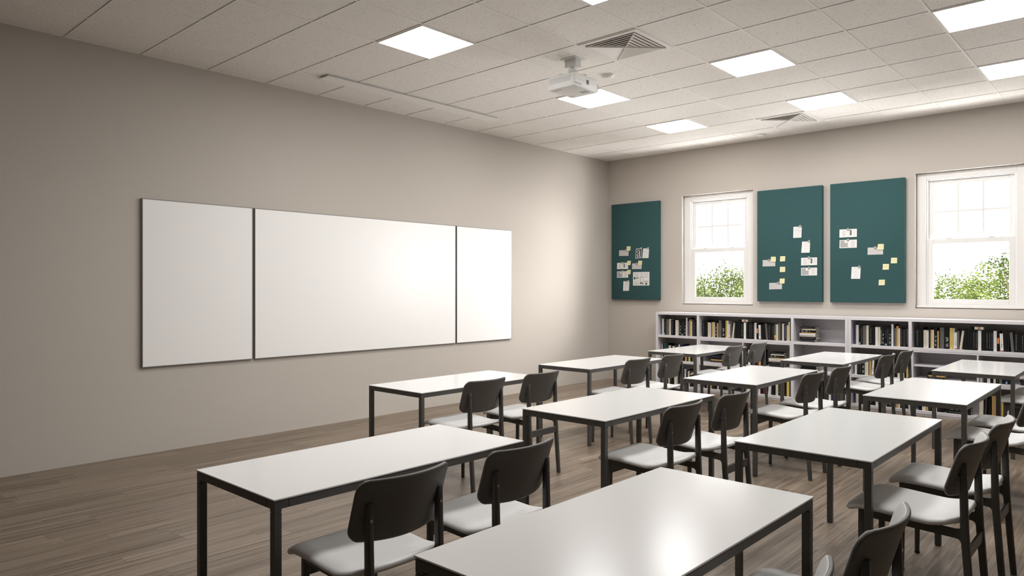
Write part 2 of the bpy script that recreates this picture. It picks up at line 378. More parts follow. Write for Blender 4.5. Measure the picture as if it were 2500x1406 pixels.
arm.obj('mount_arms', PLASTIC, pj)

# ------------------------------------------------------------------ whiteboard
wb = empty('whiteboard', (.0, -4.783, .771), 'wide three-panel whiteboard on the left wall', 'whiteboard')
ZT = 1.501
for y0, y1 in ((-7.206, -6.168), (-6.148, -3.424), (-3.406, -2.36)):
    a, bb = y0+4.783, y1+4.783
    MB().box(.004, .028, a+.006, bb-.006, .006, ZT-.006, 0, .001).obj('panel', BOARDW, wb)
    f = MB(); e = .007
    f.box(0, .030, a, a+e, 0, ZT).box(0, .030, bb-e, bb, 0, ZT).box(0, .030, a+e, bb-e, 0, e).box(0, .030, a+e, bb-e, ZT-e, ZT)
    f.obj('panel_frame', BOARDF, wb)

# ------------------------------------------------------------------ pinboards and what hangs on them
BD = .06
for (x0, x1), lab in (((.109, .985), 'tall teal pinboard in the corner, left of the left window'), ((2.535, 3.410), 'tall teal pinboard immediately right of the left window'),
                      ((3.508, 4.380), 'wide teal pinboard immediately left of the right window')):
    r = MB().box((x0-x1)/2, (x1-x0)/2, -BD/2, BD/2-.003, -.7635, .7635, 0, .006, 2).obj('pinboard', TEAL, None, True, ((x0+x1)/2, -BD/2, 2.0565))
    tag(r, lab, 'pinboard', 'teal felt pinboards')
PAPER = mat('white_paper', (.78, .765, .745), .8, .2); PGREY = mat('grey_paper', (.56, .54, .525), .8, .2)
YEL = mat('yellow_note_paper', (.78, .73, .44), .8, .2); INK = mat('ink', (.045, .043, .045), .8, .1)
PENCIL = mat('faint_pencil', (.36, .34, .33), .8, .1); PRG = mat('print_grey', (.40, .39, .38), .8, .1); PRL = mat('print_light_grey', (.66, .645, .63), .8, .1)
PMATS = [PAPER, PGREY, YEL, INK, PENCIL, PRG, PRL]
rng = random.Random(5)
def sheet(kind, quad, name, lab, cat, group, layer=0):
    # quad: top-left, top-right, bottom-right, bottom-left in (X, Z) on the board face
    tl, tr, br_, bl = quad; cx = sum(q[0] for q in quad)/4; cz = sum(q[1] for q in quad)/4
    base = {'sticky': 2, 'blank': 1, 'card': 1}.get(kind, 0)
    yb = -BD-.0004-.0030*layer
    def P(u, v, dy=0):     # u right, v down, 0..1; the lower edge curls a little off the board
        x = (tl[0]*(1-u)+tr[0]*u)*(1-v)+(bl[0]*(1-u)+br_[0]*u)*v; z = (tl[1]*(1-u)+tr[1]*u)*(1-v)+(bl[1]*(1-u)+br_[1]*u)*v
        curl = (.006 if kind == 'note' else .004 if kind == 'sticky' else .002)*v*v
        return (x-cx, yb-curl-dy, z-cz)
    b = MB(); n = 6
    secs = []
    for i in range(n+1):
        v = i/n; secs.append([P(0, v), P(1, v), P(1, v, .0009), P(0, v, .0009)])
    b.loft(secs, base)
    def rect(u0, u1, v0, v1, mi, d=.0012):
        b.poly([P(u0, v0, d), P(u1, v0, d), P(u1, v1, d), P(u0, v1, d)][::-1], mi)
    def scrawl(u0, u1, v, h, mi):      # a line of small handwriting
        x = u0
        while x < u1:
            wl = rng.uniform(.05, .15)
            xe = min(u1, x+wl); xx = x
            while xx < xe-.008:
                hh = h*rng.uniform(.35, 1); w_ = rng.uniform(.010, .018)
                rect(xx, xx+w_*.55, v-hh, v, mi); rect(xx, xx+w_*1.7, v-h*.28, v-h*.02, mi) if rng.random() < .55 else None
                xx += w_*1.9
            x = xe+.035
    if kind == 'note':
        q = [(.34, .70, .10), (.27, .76, .22), (.16, .93, .335), (.15, .93, .46), (.22, .9, .58), (.17, .9, .69), (.2, .9, .80), (.17, .86, .91)] if group == 'A' else \
            [(.18, .86, .11), (.12, .92, .27), (.1, .9, .45), (.3, .78, .68), (.22, .82, .90)]
        for a, c, v in q: scrawl(a, c, v, .055, 3 if (group == 'A' and v < .5) else 4)
        if group != 'A':
            for v in (.16, .36, .56, .79): rect(.46, .5, v-.012, v+.018, 4)
    elif kind == 'card':
        for v, a, c in ((.22, .06, .9), (.42, .06, .92), (.6, .06, .62), (.76, .06, .92), (.92, .06, .75)): scrawl(a, c, v, .08, 4)
    elif kind == 'blank':
        for k in range(14):
            u = rng.uniform(.06, .85); v = rng.uniform(.18, .8); rect(u, u+rng.uniform(.03, .12), v, v+.012, 6); rect(u, u+.006, v, v+rng.uniform(.05, .2), 6)
    elif kind == 'sticky':
        for v, a, c in ((.35, .2, .85), (.58, .15, .8), (.8, .28, .82))[:rng.choice((2, 3, 3))]: scrawl(a, c, v, .11, 4)
    elif kind == 'spread1':
        rect(.492, .505, .02, 1, 5); rect(.14, .37, .16, .90, 6); rect(.16, .19, .22, .30, 4); rect(.22, .25, .20, .25, 4)
        pts = []                       # black rounded label with pale lettering
        for k in range(20):
            a = 2*math.pi*k/20; pts.append(P(.648+.052*max(-1, min(1, 1.35*math.cos(a))), .44+.32*max(-1, min(1, 1.25*math.sin(a))), .0013))
        b.poly(pts, 3)
        for k in range(6): rect(.615, .66, .22+.08*k, .25+.08*k, 6, .0016)
        rect(.81, .90, .12, .76, 6); rect(.85, .87, .3, .7, 5)
    elif kind == 'spread2':
        rect(.492, .505, .0, 1, 5); rect(.04, .29, .08, .93, 5); rect(.29, .47, .36, .90, 5); rect(.64, .88, .10, .90, 6); rect(.65, .68, .13, .22, 4); rect(.66, .71, .62, .86, 6)
    elif kind == 'acard':
        rect(.07, .93, .07, .93, 3)
        def stroke(pts, ws):           # a fat serif lower-case letter drawn as strokes
            for (p, q, w0, w1) in [(pts[i], pts[i+1], ws[i], ws[i+1]) for i in range(len(pts)-1)]:
                d = Vector((q[0]-p[0], (q[1]-p[1])*1.4)); d.normalize(); nx, ny = -d.y, d.x/1.4
                b.poly([P(p[0]+nx*w0, p[1]+ny*w0, .0017), P(q[0]+nx*w1, q[1]+ny*w1, .0017), P(q[0]-nx*w1, q[1]-ny*w1, .0017), P(p[0]-nx*w0, p[1]-ny*w0, .0017)], 0)
        stroke([(.24, .36), (.27, .27), (.36, .21), (.50, .19), (.62, .23), (.67, .32), (.67, .74), (.71, .81), (.80, .83), (.86, .80)], [.075, .06, .04, .035, .05, .075, .075, .06, .03, .015])
        stroke([(.67, .44), (.50, .48), (.33, .55), (.25, .66), (.29, .78), (.40, .83), (.53, .79), (.66, .70)], [.02, .03, .055, .075, .07, .05, .035, .025])
        stroke([(.22, .37), (.30, .40)], [.05, .05])
    elif kind == 'collage':
        rect(.04, .36, .06, .30, 6); rect(.05, .14, .38, .54, 3); rect(.15, .36, .36, .52, 5); rect(.04, .37, .30, .37, 6); rect(.06, .36, .62, .80, 6)
        for k in range(7): rect(.05+.05*k, .075+.05*k, .80+.02*(k % 3), .93, 5 if k % 2 else 4)
        rect(.42, .64, .06, .26, 6); rect(.43, .47, .16, .26, 4); rect(.60, .64, .1, .2, 5); rect(.43, .63, .33, .90, 5); rect(.47, .60, .40, .72, 0, .0016); rect(.45, .50, .78, .90, 3, .0016); rect(.57, .62, .82, .92, 3, .0016)
        rect(.68, .94, .06, .27, 6); rect(.74, .78, .14, .25, 4); rect(.86, .92, .16, .26, 5); rect(.68, .94, .31, .44, 6); rect(.70, .80, .48, .66, 0, .0016); rect(.84, .92, .48, .66, 0, .0016); rect(.68, .94, .66, .72, 4)
        rect(.68, .94, .74, .79, 6); rect(.76, .86, .80, .94, 3); rect(.68, .94, .86, .94, 6)
    o = b.obj(name, PMATS); o.location = (cx, 0, cz)
    tag(o, lab, cat, {'sticky': 'yellow sticky notes', 'note': 'handwritten note sheets', 'card': 'grey cards with handwriting', 'blank': 'grey cards with faint print', 'spread1': 'printed booklet spreads', 'spread2': 'printed booklet spreads'}.get(kind))
CB, MP, WP = 'corner pinboard', 'middle pinboard', 'wide right pinboard'
SH = [
 ('card', 'note_card', [(.258, 2.081), (.437, 2.078), (.433, 1.987), (.256, 1.990)], 'grey handwritten card, topmost on the left of the corner pinboard', 'card', None, 0),
 ('sticky', 'sticky_note', [(.402, 2.137), (.475, 2.137), (.471, 2.068), (.402, 2.066)], 'highest yellow sticky note on the corner pinboard', 'sticky note', None, 1),
 ('acard', 'letter_card', [(.573, 2.094), (.678, 2.095), (.671, 1.945), (.561, 1.942)], 'black card with large white letter a on the corner pinboard', 'card', None, 0),
 ('note', 'handwritten_note', [(.703, 2.094), (.809, 2.093), (.802, 1.941), (.690, 1.943)], 'handwritten white note right of the letter a card', 'note', 'B', 0),
 ('spread1', 'booklet_spread', [(.219, 1.879), (.429, 1.880), (.427, 1.779), (.217, 1.780)], 'printed spread with black oval on the corner pinboard', 'booklet', None, 0),
 ('sticky', 'sticky_note', [(.412, 1.907), (.481, 1.908), (.475, 1.840), (.410, 1.839)], 'yellow sticky note over the black oval spread on the corner pinboard', 'sticky note', None, 1),
 ('blank', 'note_card', [(.501, 1.865), (.677, 1.863), (.675, 1.774), (.499, 1.775)], 'grey faintly printed card below the letter a on corner pinboard', 'card', None, 0),
 ('sticky', 'sticky_note', [(.616, 1.904), (.687, 1.904), (.683, 1.834), (.614, 1.834)], 'yellow sticky note over the grey card below the letter a', 'sticky note', None, 1),
 ('spread2', 'booklet_spread', [(.217, 1.743), (.429, 1.744), (.427, 1.641), (.217, 1.642)], 'printed spread with grey blocks on the corner pinboard', 'booklet', None, 0),
 ('sticky', 'sticky_note', [(.410, 1.763), (.478, 1.764), (.475, 1.695), (.408, 1.695)], 'yellow sticky note over the grey block spread on the corner pinboard', 'sticky note', None, 1),
 ('collage', 'photo_collage', [(.518, 1.727), (.816, 1.727), (.816, 1.516), (.518, 1.515)], 'large white sheet of small room photos on the corner pinboard', 'photo sheet', None, 0),
 ('note', 'handwritten_note', [(.338, 1.584), (.450, 1.584), (.444, 1.432), (.335, 1.432)], 'handwritten white note lowest on the corner pinboard', 'note', 'A', 0),
 ('note', 'handwritten_note', [(3.037, 2.296), (3.147, 2.295), (3.144, 2.146), (3.036, 2.146)], 'handwritten white note highest on the middle pinboard', 'note', 'A', 0),
 ('note', 'handwritten_note', [(3.152, 2.093), (3.256, 2.091), (3.252, 1.943), (3.142, 1.944)], 'second highest white note on the middle pinboard, tilted', 'note', 'B', 0),
 ('spread1', 'booklet_spread', [(3.139, 1.878), (3.346, 1.879), (3.346, 1.778), (3.139, 1.777)], 'printed spread with black oval on the middle pinboard', 'booklet', None, 0),
 ('spread2', 'booklet_spread', [(3.139, 1.745), (3.346, 1.745), (3.346, 1.642), (3.139, 1.642)], 'printed spread with grey blocks on the middle pinboard', 'booklet', None, 0),
 ('blank', 'note_card', [(2.615, 1.862), (2.792, 1.861), (2.791, 1.774), (2.615, 1.774)], 'grey faintly printed card on the left of the middle pinboard', 'card', None, 0),
 ('sticky', 'sticky_note', [(2.731, 1.904), (2.800, 1.903), (2.800, 1.834), (2.730, 1.834)], 'yellow sticky note over the grey faint card on middle pinboard', 'sticky note', None, 1),
 ('sticky', 'sticky_note', [(2.859, 1.908), (2.928, 1.907), (2.925, 1.838), (2.857, 1.837)], 'upper lone yellow sticky note on the middle pinboard', 'sticky note', None, 0),
 ('sticky', 'sticky_note', [(2.855, 1.764), (2.927, 1.764), (2.926, 1.694), (2.854, 1.693)], 'lower lone yellow sticky note on the middle pinboard', 'sticky note', None, 0),
 ('sticky', 'sticky_note', [(2.853, 1.604), (2.921, 1.606), (2.919, 1.538), (2.852, 1.537)], 'yellow sticky note over the lowest card on the middle pinboard', 'sticky note', None, 1),
 ('card', 'note_card', [(2.707, 1.546), (2.885, 1.550), (2.882, 1.462), (2.707, 1.458)], 'grey handwritten card lowest on the middle pinboard', 'card', None, 0),
 ('spread1', 'booklet_spread', [(3.626, 2.227), (3.835, 2.226), (3.835, 2.124), (3.625, 2.124)], 'printed spread with black oval on the wide right pinboard', 'booklet', None, 0),
 ('spread2', 'booklet_spread', [(3.627, 2.091), (3.835, 2.090), (3.835, 1.987), (3.626, 1.987)], 'printed spread with grey blocks on the wide right pinboard', 'booklet', None, 0),
 ('blank', 'note_card', [(3.962, 1.982), (4.140, 1.982), (4.139, 1.892), (3.961, 1.892)], 'grey faintly printed card on the wide right pinboard', 'card', None, 0),
 ('sticky', 'sticky_note', [(4.080, 2.022), (4.148, 2.021), (4.147, 1.952), (4.077, 1.953)], 'yellow sticky note over the grey card on wide right pinboard', 'sticky note', None, 1),
 ('note', 'handwritten_note', [(3.773, 1.744), (3.881, 1.745), (3.875, 1.592), (3.767, 1.593)], 'only handwritten white note on the wide right pinboard', 'note', 'B', 0),
 ('sticky', 'sticky_note', [(4.229, 1.848), (4.297, 1.847), (4.295, 1.779), (4.227, 1.779)], 'rightmost lone yellow sticky note on the wide right pinboard', 'sticky note', None, 0),
 ('sticky', 'sticky_note', [(4.137, 1.774), (4.206, 1.773), (4.204, 1.703), (4.134, 1.703)], 'middle of three lone sticky notes on the wide right pinboard', 'sticky note', None, 0),
 ('sticky', 'sticky_note', [(4.091, 1.579), (4.160, 1.580), (4.158, 1.512), (4.089, 1.511)], 'lowest lone yellow sticky note on the wide right pinboard', 'sticky note', None, 0)]
for kind, nm, q, lab, cat, g, ly in SH: sheet(kind, q, nm, lab, cat, g, ly)
MAG = [(.386, 2.078, 'grey handwritten card on corner pinboard'), (.670, 2.098, 'letter a card on corner pinboard'), (.796, 2.095, 'note beside the letter a card'), (.323, 1.879, 'black oval spread on corner pinboard'),
       (.590, 1.861, 'grey faint card on corner pinboard'), (.325, 1.745, 'grey block spread on corner pinboard'), (.430, 1.586, 'lowest note on corner pinboard'),
       (3.128, 2.300, 'highest note on middle pinboard'), (3.245, 2.096, 'second highest note on middle pinboard'), (3.241, 1.880, 'black oval spread on middle pinboard'), (3.242, 1.744, 'grey block spread on middle pinboard'),
       (2.705, 1.860, 'grey faint card on middle pinboard'), (2.833, 1.548, 'lowest card on middle pinboard'),
       (3.730, 2.225, 'black oval spread on wide pinboard'), (3.731, 2.090, 'grey block spread on wide pinboard'), (4.052, 1.980, 'grey card on wide pinboard'), (3.866, 1.746, 'white note on wide pinboard')]
pm = MB()
PINM = mat('brushed_pin', (.42, .40, .39), .4, .5, .4)
pm.loft([[(r*math.cos(2*math.pi*k/20), y, r*math.sin(2*math.pi*k/20)) for k in range(20)] for r, y in ((.0135, 0), (.0150, -.003), (.0150, -.008), (.0125, -.0105), (.006, -.0112))])
pme = pm.mesh('round_pin', PINM, True)
for x, z, lab in MAG:
    o = mkobj('round_pin', pme, None, (x, -BD-.002, z)); tag(o, 'round grey pin holding the '+lab, 'pin', 'round grey board pins')

# ------------------------------------------------------------------ bookcases
YF, YB = -.36, -.012
BT = .0355
def bookcase(x0, lab):
    r = empty('bookcase', (x0, YF, 0), lab, 'bookcase', 'long low white bookcases')
    D = -YF-.012; WU = 2.712
    ups = [(0, .0355), (.669, .705), (2.009, 2.045), (WU-.034, WU)]
    for a, c in ups: MB().box(a, c, 0, D, 0, 1.118, 0, .0015).obj('upright', CASE, r)
    bays = [(.0355, .669), (.705, 2.009), (2.045, WU-.034)]
    for a, c in bays:
        MB().box(a, c, 0, D, 1.083, 1.118, 0, .0015).obj('top_board', CASE, r)
        for zt in (.783, .414): MB().box(a, c, 0.001, D, zt-BT, zt, 0, .0015).obj('shelf', CASE, r)
        MB().box(a, c, 0.001, D, .018, .054, 0, .0015).obj('bottom_board', CASE, r)
        MB().box(a, c, .006, .02, 0, .016).obj('plinth', CASE, r)
    MB().box(.0355, WU-.034, D-.008, D, .054, 1.083).obj('back_panel', CASE, r)
    a, c = bays[1]; t = .015; z0, z1 = .4145, .7465
    ins = MB().box(a+.001, a+t, .002, D-.009, z0, z1).box(c-t, c-.001, .002, D-.009, z0, z1).box(a+t, c-t, .002, D-.009, z1-t, z1).box(a+t, c-t, .002, D-.009, z0, z0+.016).box((a+c)/2-.008, (a+c)/2+.008, .003, D-.009, z0+.016, z1-t)
    ins.box(a+t, (a+c)/2-.008, .012, D-.009, .566, .585)
    ins.obj('inset_cabinet', CASE, r)
    return bays
UX = (1.107, 3.821)
bays = bookcase(UX[0], 'white bookcase below the left window, first from the corner'); bookcase(UX[1], 'white bookcase at right, running below the right window')

# ------------------------------------------------------------------ books
BC = dict(K=(.0055, .0055, .0055), G=(.115, .112, .105), D=(.028, .028, .027), C=(.60, .55, .43), W=(.72, .70, .68), Y=(.62, .46, .13), O=(.48, .30, .11), B=(.10, .09, .34), N=(.018, .02, .06),
          T=(.015, .06, .07), R=(.14, .012, .015), P=(.55, .47, .44), L=(.60, .58, .64))
BNAME = dict(K='black', G='grey', D='dark grey', C='cream', W='white', Y='yellow', O='tan', B='blue', N='navy', T='dark teal', R='dark red', P='pale pink', L='pale lilac')
BM = {k: mat('cover_'+BNAME[k].replace(' ', '_'), v, .5, .22) for k, v in BC.items()}
PAGES = mat('book_pages', (.62, .58, .50), .85, .2)
MK = dict(w=mat('print_white', (.50, .49, .47), .6), k=mat('print_black', (.05, .05, .05), .6), y=mat('print_yellow_green', (.55, .55, .12), .6), r=mat('print_red', (.35, .03, .02), .6), b=mat('print_light_blue', (.22, .32, .45), .6), o=mat('print_orange', (.65, .20, .05), .6))
MKL = list(MK.values()); MKI = {k: i+2 for i, k in enumerate(MK)}
cache = {}
brng = random.Random(11)
def book_mesh(code, w_, h, d, style, lying):
    key = (code, round(w_, 4), round(h, 3), round(d, 3), style, lying)
    if key in cache: return cache[key]
    b = MB(); t = min(.0022, w_*.2)
    # upright: x thickness, y depth (spine at y=0 facing the room), z height; centred on x
    def bx(x0, x1, y0, y1, z0, z1, mi, bev=0):
        if lying: b.box(z0-h/2, z1-h/2, y0, y1, x0+w_/2, x1+w_/2, mi, bev)
        else: b.box(x0, x1, y0, y1, z0, z1, mi, bev)
    bx(-w_/2, -w_/2+t, .0, d, 0, h, 0); bx(w_/2-t, w_/2, .0, d, 0, h, 0)
    bx(-w_/2, w_/2, -.0015, .0018, 0, h, 0, .0009)
    bx(-w_/2+t, w_/2-t, .0018, d-.004, .0035, h-.0035, 1)
    r = random.Random(ord(code)*1009+round(w_*1000)*31+ord(style))
    def mk(a0, a1, z0, z1, mi, e=.0022):      # flat print on the spine
        q = [(a0, -e, z0), (a1, -e, z0), (a1, -e, z1), (a0, -e, z1)]
        if lying: q = [(z-h/2, y, x+w_/2) for x, y, z in q]
        b.poly(q, mi)
    ink = 'w' if code in 'KDNTRG' else 'k'
    if style in 'tT' and w_ > .008:
        z = h*(.12 if style == 't' else .10); end = h*(.88 if style == 't' else .62); hw = w_*(.10 if style == 't' else .30)
        while z < end:
            n = r.randint(3, 7)
            for q in range(n):
                g = .0034 if style == 't' else .0075
                if z > end: break
                mk(-hw*r.uniform(.5, 1), hw*r.uniform(.5, 1), z, z+g*.28, MKI[ink]); mk(-hw, -hw*.35, z+g*.3, z+g*.72, MKI[ink]) if r.random() < .6 else mk(hw*.3, hw, z+g*.3, z+g*.72, MKI[ink])
                z += g
            z += .007 if style == 't' else .02
    if style == 'q': mk(-w_*.42, w_*.42, .006, .026, MKI['b']); mk(-w_*.1, w_*.1, h*.4, h*.8, MKI['k'])
    if style == 'g':
        for q in range(9): mk(-w_*.25, w_*.25, h*(.1+.085*q), h*(.14+.085*q), MKI['y' if q % 3 == 0 else 'w'])
    if style == 'r':
        mk(-w_*.46, w_*.46, .001, .010, MKI['r'])
        for q in range(5): mk(-w_*.15, w_*.2, h*(.25+.11*q), h*(.30+.11*q), MKI['k' if q < 2 else 'y'])
    if style == 'p': mk(-w_*.44, w_*.44, .012, .045, MKI['o']); mk(-w_*.44, w_*.44, .045, .066, MKI['y'])
    if style == 'o': mk(-w_*.4, w_*.4, h*.38, h*.66, MKI['o'])
    me = b.mesh('book', [BM[code], PAGES]+MKL); cache[key] = me; return me
BAYN = ('left', 'middle', 'right'); CASEN = ('left', 'right')
SN = dict(t=' with fine title', T=' with bold title', q=' with blue square', g=' with yellow-green print', r=' with red foot', p=' with orange picture', o=' with orange patch', n='')
def row(seq, xa, xb, z, where, group, ytop=YF+.045, lim=None):
    # seq: list of (code, width, height mm, style, lean deg)
    tot = sum(s[1] for s in seq); lean_w = sum(abs(math.sin(math.radians(s[4])))*s[2]/1000 for s in seq)
    k = (xb-xa-lean_w-.0006*len(seq))/tot; x = xa
    for i, (c, wd, hm, st, ln_) in enumerate(seq, 1):
        w_ = wd*k; h = hm/1000; d = brng.choice((.15, .16, .175, .19)) if hm < 250 else .2
        me = book_mesh(c, w_, h, d, st, False)
        lw = abs(math.sin(math.radians(ln_)))*h
        o = bpy.data.objects.new('book', me); COL.objects.link(o)
        dy = brng.uniform(0, .012)
        if ln_ > 0:      # top leans to the right: pivot at right bottom corner
            ang = math.radians(ln_); px = x+w_*math.cos(ang); o.rotation_euler = (0, ang, 0)
            o.location = (px-math.cos(ang)*w_/2, ytop+dy, z+math.sin(ang)*w_/2)
        elif ln_ < 0:
            ang = math.radians(ln_); px = x+lw; o.rotation_euler = (0, ang, 0)
            o.location = (px+math.cos(ang)*w_/2, ytop+dy, z-math.sin(ang)*w_/2)
        else: o.location = (x+w_/2, ytop+dy, z)
        x += w_+lw+.0006
        tag(o, '%s book%s, %s from left in %s' % (BNAME[c], SN[st], ordw(i), where), 'book', group)
def stack(seq, xc, z, where, group, ytop=YF+.04):
    n = len(seq)
    for i, (c, th, ln_, st, dx) in enumerate(seq):      # bottom upwards
        me = book_mesh(c, th, ln_/1000, .145, st, True); o = bpy.data.objects.new('book', me); COL.objects.link(o)
        o.location = (xc+dx, ytop+brng.uniform(0, .008), z+.0003); o.rotation_euler = (0, 0, brng.uniform(-.03, .03)); z += th+.0004
        pos = 'topmost' if i == n-1 else 'lowest' if i == 0 else ordw(i+1)+' from bottom'
        tag(o, '%s book, %s of stack in %s' % (BNAME[c], pos, where), 'book', group)
def Q(s):
    out = []
    for tkn in s.split():
        c = tkn[0]; rest = tkn[1:]; st = 'n'; lean = 0
        if '/' in rest: rest, lean = rest.split('/'); lean = float(lean)
        if rest[-1].isalpha(): st = rest[-1]; rest = rest[:-1]
        wd, hm = rest.split('.'); out.append((c, float(wd), float(hm), st, lean))
    return out
TL = Q('B18.240 L18.238 C47.238 K50.235q K47.232t G93.233 C60.236 D25.222 K58.225t K40.222 K40.222 W62.222t C54.222 K38.225g K65.228T K60.230q K45.225t K55.228T W50.262t N25.255 G40.215 O50.240 C45.215t K57.215t D60.208 K95.232t')
TM = Q('K80.222t K65.220 K35.232 C75.205t L40.200 K33.225t Y48.212t P37.210 K65.232T O40.200 K15.225 G95.240 K105.240T/-2 Y68.240t W30.238 W52.190r G50.205 C50.212/7 K60.222 K55.222 K60.255 K50.230t K50.228t W75.222 K85.215 K60.225t K50.222t K50.222t W65.222t K55.220o W65.195r/-2 K65.200 K50.222 G60.215/-4 K75.212t K55.210 K60.210t G55.215p C55.212 G70.232 D50.230 C50.225 N80.215t Y45.208 W40.245t K65.238t')
ML = Q('C25.228 K25.240 T80.246 K50.240t C26.212 W24.215 K40.218 C45.208 K50.200t K30.198 C26.205 W30.238 N70.240 K60.190 O35.185 K40.182t Y40.180 K55.178 G28.182 K35.180 C25.176')
BL = Q('G50.215 G40.230 D50.220 C30.225 K45.222t K45.225 W35.225t C32.222 K40.225t K50.240 K45.235t W32.245 N40.240 C35.220 K40.215t K50.222 D40.225')
MR1 = Q('K30.215t W30.205t K28.212 G24.230 K30.220t R24.240 O26.180 K26.214')
BM1 = Q('K40.200 W42.190t O36.180 K44.195t K40.200 C24.200 K44.205t K40.204')
BM2 = Q('C40.235t C32.230 G24.225 K40.225 D44.240 W34.230t K34.222 R50.235 K30.228q W38.235t/5 K50.230 C40.236 K36.230t O50.236 K34.230 Y40.234 K36.236t')
ML2 = Q('W40.195t K40.232t K42.240t K60.235T C34.230t C36.228 K12.220 O36.225 W36.222r/4 K60.242 G50.230p K70.240 C25.235 K60.245t D50.240 G42.235 K50.230 C40.228 G40.232 C36.225 K40.228 Y30.225')
BM2B = Q('C46.235 K40.240t/3 K40.232 O50.236t K34.230 Y42.240t W50.245t W44.225r K44.225t K40.230 C14.230 C34.235 G80.240p K50.230t W40.215 G40.235 K40.232')
MR2 = Q('L34.150 G24.148 K40.152t W40.148t K40.150 C30.152 K46.150t G36.150 K44.152 N30.150q K44.148')
ST7 = [('D', .0330, 182, 'n', -.005), ('K', .0310, 205, 't', .0), ('P', .0200, 198, 't', -.008), ('W', .0230, 200, 't', -.008), ('O', .0130, 185, 'n', .008), ('K', .0290, 206, 'T', .0), ('C', .0150, 178, 'n', .01), ('K', .0255, 180, 't', .0)]
STD = [('K', .030, 200, 't', 0), ('K', .024, 190, 'n', .006), ('D', .028, 195, 't', -.004), ('K', .022, 185, 't', .004)]
STO = [('K', .022, 175, 't', 0), ('O', .018, 165, 'n', .004), ('K', .024, 170, 'n', -.004), ('N', .022, 172, 't', 0), ('K', .024, 165, 'n', .006)]
STB = [('K', .036, 240, 't', 0), ('K', .030, 232, 'T', .004)]
for ci, ux in enumerate(UX):
    cn = CASEN[ci]+' bookcase'
    def W(level, bay): return '%s %s bay of %s' % (level, bay, cn)
    b0, b1, b2 = [(ux+a, ux+c) for a, c in bays]
    G = lambda s: 'books in the %s' % s
    zt, zm, zb = .7835, .4145, .0545
    row(TL, b0[0]+.035, b0[1]-.001, zt, W('top', 'left'), G(W('top', 'left')))
    row(TM, b1[0]+.028, b1[1]-.001, zt, W('top', 'middle'), G(W('top', 'middle')))
    stack(ST7, b2[0]+.168, zt, W('top', 'right'), G(W('top', 'right')))
    mid = (b1[0]+b1[1])/2; zi = .4312
    if ci == 0:
        row(ML, b0[0]+.035, b0[0]+.60, zm, W('centre', 'left'), G(W('centre', 'left')))
        row(BL, b0[0]+.035, b0[1]-.03, zb, W('bottom', 'left'), G(W('bottom', 'left')))
        stack(STO, b1[0]+.24, zi, 'left inset compartment of '+cn, 'books in the left inset compartment of '+cn)
        row(MR1, mid+.02, mid+.26, zi, 'right inset compartment of left bookcase', 'books in the right inset compartment of left bookcase')
        stack(ST7, mid+.45, zi, 'right inset compartment of left bookcase', 'books lying in the right inset compartment of left bookcase')
        row(BM1, b1[0]+.06, b1[0]+.36, zb, W('bottom', 'middle'), G(W('bottom', 'middle')))
        stack(STB, b1[0]+.50, zb, W('bottom', 'middle'), 'books lying in the bottom middle bay of left bookcase')
        row(BM2, b1[0]+.68, b1[1]-.004, zb, 'lower right-middle bay of left bookcase', 'books in the right half of the left bottom bay')
        stack(STD, b2[0]+.17, zm, W('centre', 'right'), G(W('centre', 'right')))
        row(BL[6:], b2[0]+.25, b2[1]-.004, zb, W('bottom', 'right'), G(W('bottom', 'right')))
    else:
        row(ML2, b0[0]+.03, b0[1]-.012, zm, W('centre', 'left'), G(W('centre', 'left')))
        row(TL, b0[0]+.035, b0[1]-.001, zb, W('bottom', 'left'), G(W('bottom', 'left')))
        stack(STO[:3], b1[0]+.24, zi, 'left inset compartment of '+cn, 'books in the left inset compartment of '+cn)
        row(MR2, mid+.012, mid+.30, zi, 'right inset compartment of right bookcase', 'books in the right inset compartment of right bookcase')
        stack(ST7, mid+.48, zi, 'right inset compartment of right bookcase', 'books lying in the right inset compartment of right bookcase')
        row(BM1, b1[0]+.06, b1[0]+.32, zb, W('bottom', 'middle'), G(W('bottom', 'middle')))
        stack(STB, b1[0]+.46, zb, W('bottom', 'middle'), 'books lying in the bottom middle bay of right bookcase')
        row(BM2B, b1[0]+.66, b1[1]-.02, zb, 'lower right-middle bay of right bookcase', 'books in the right half of the right bottom bay')
    # small white book laid across the tops of the upright ones
    me = book_mesh('W', .030, .085, .13, 'o', True); o = bpy.data.objects.new('book', me); COL.objects.link(o)
    o.location = (b1[0]+.655, YF+.055, zt+.2315); tag(o, 'small white book lying across upright books in top middle bay of %s' % cn, 'book', 'white books lying on top of rows')

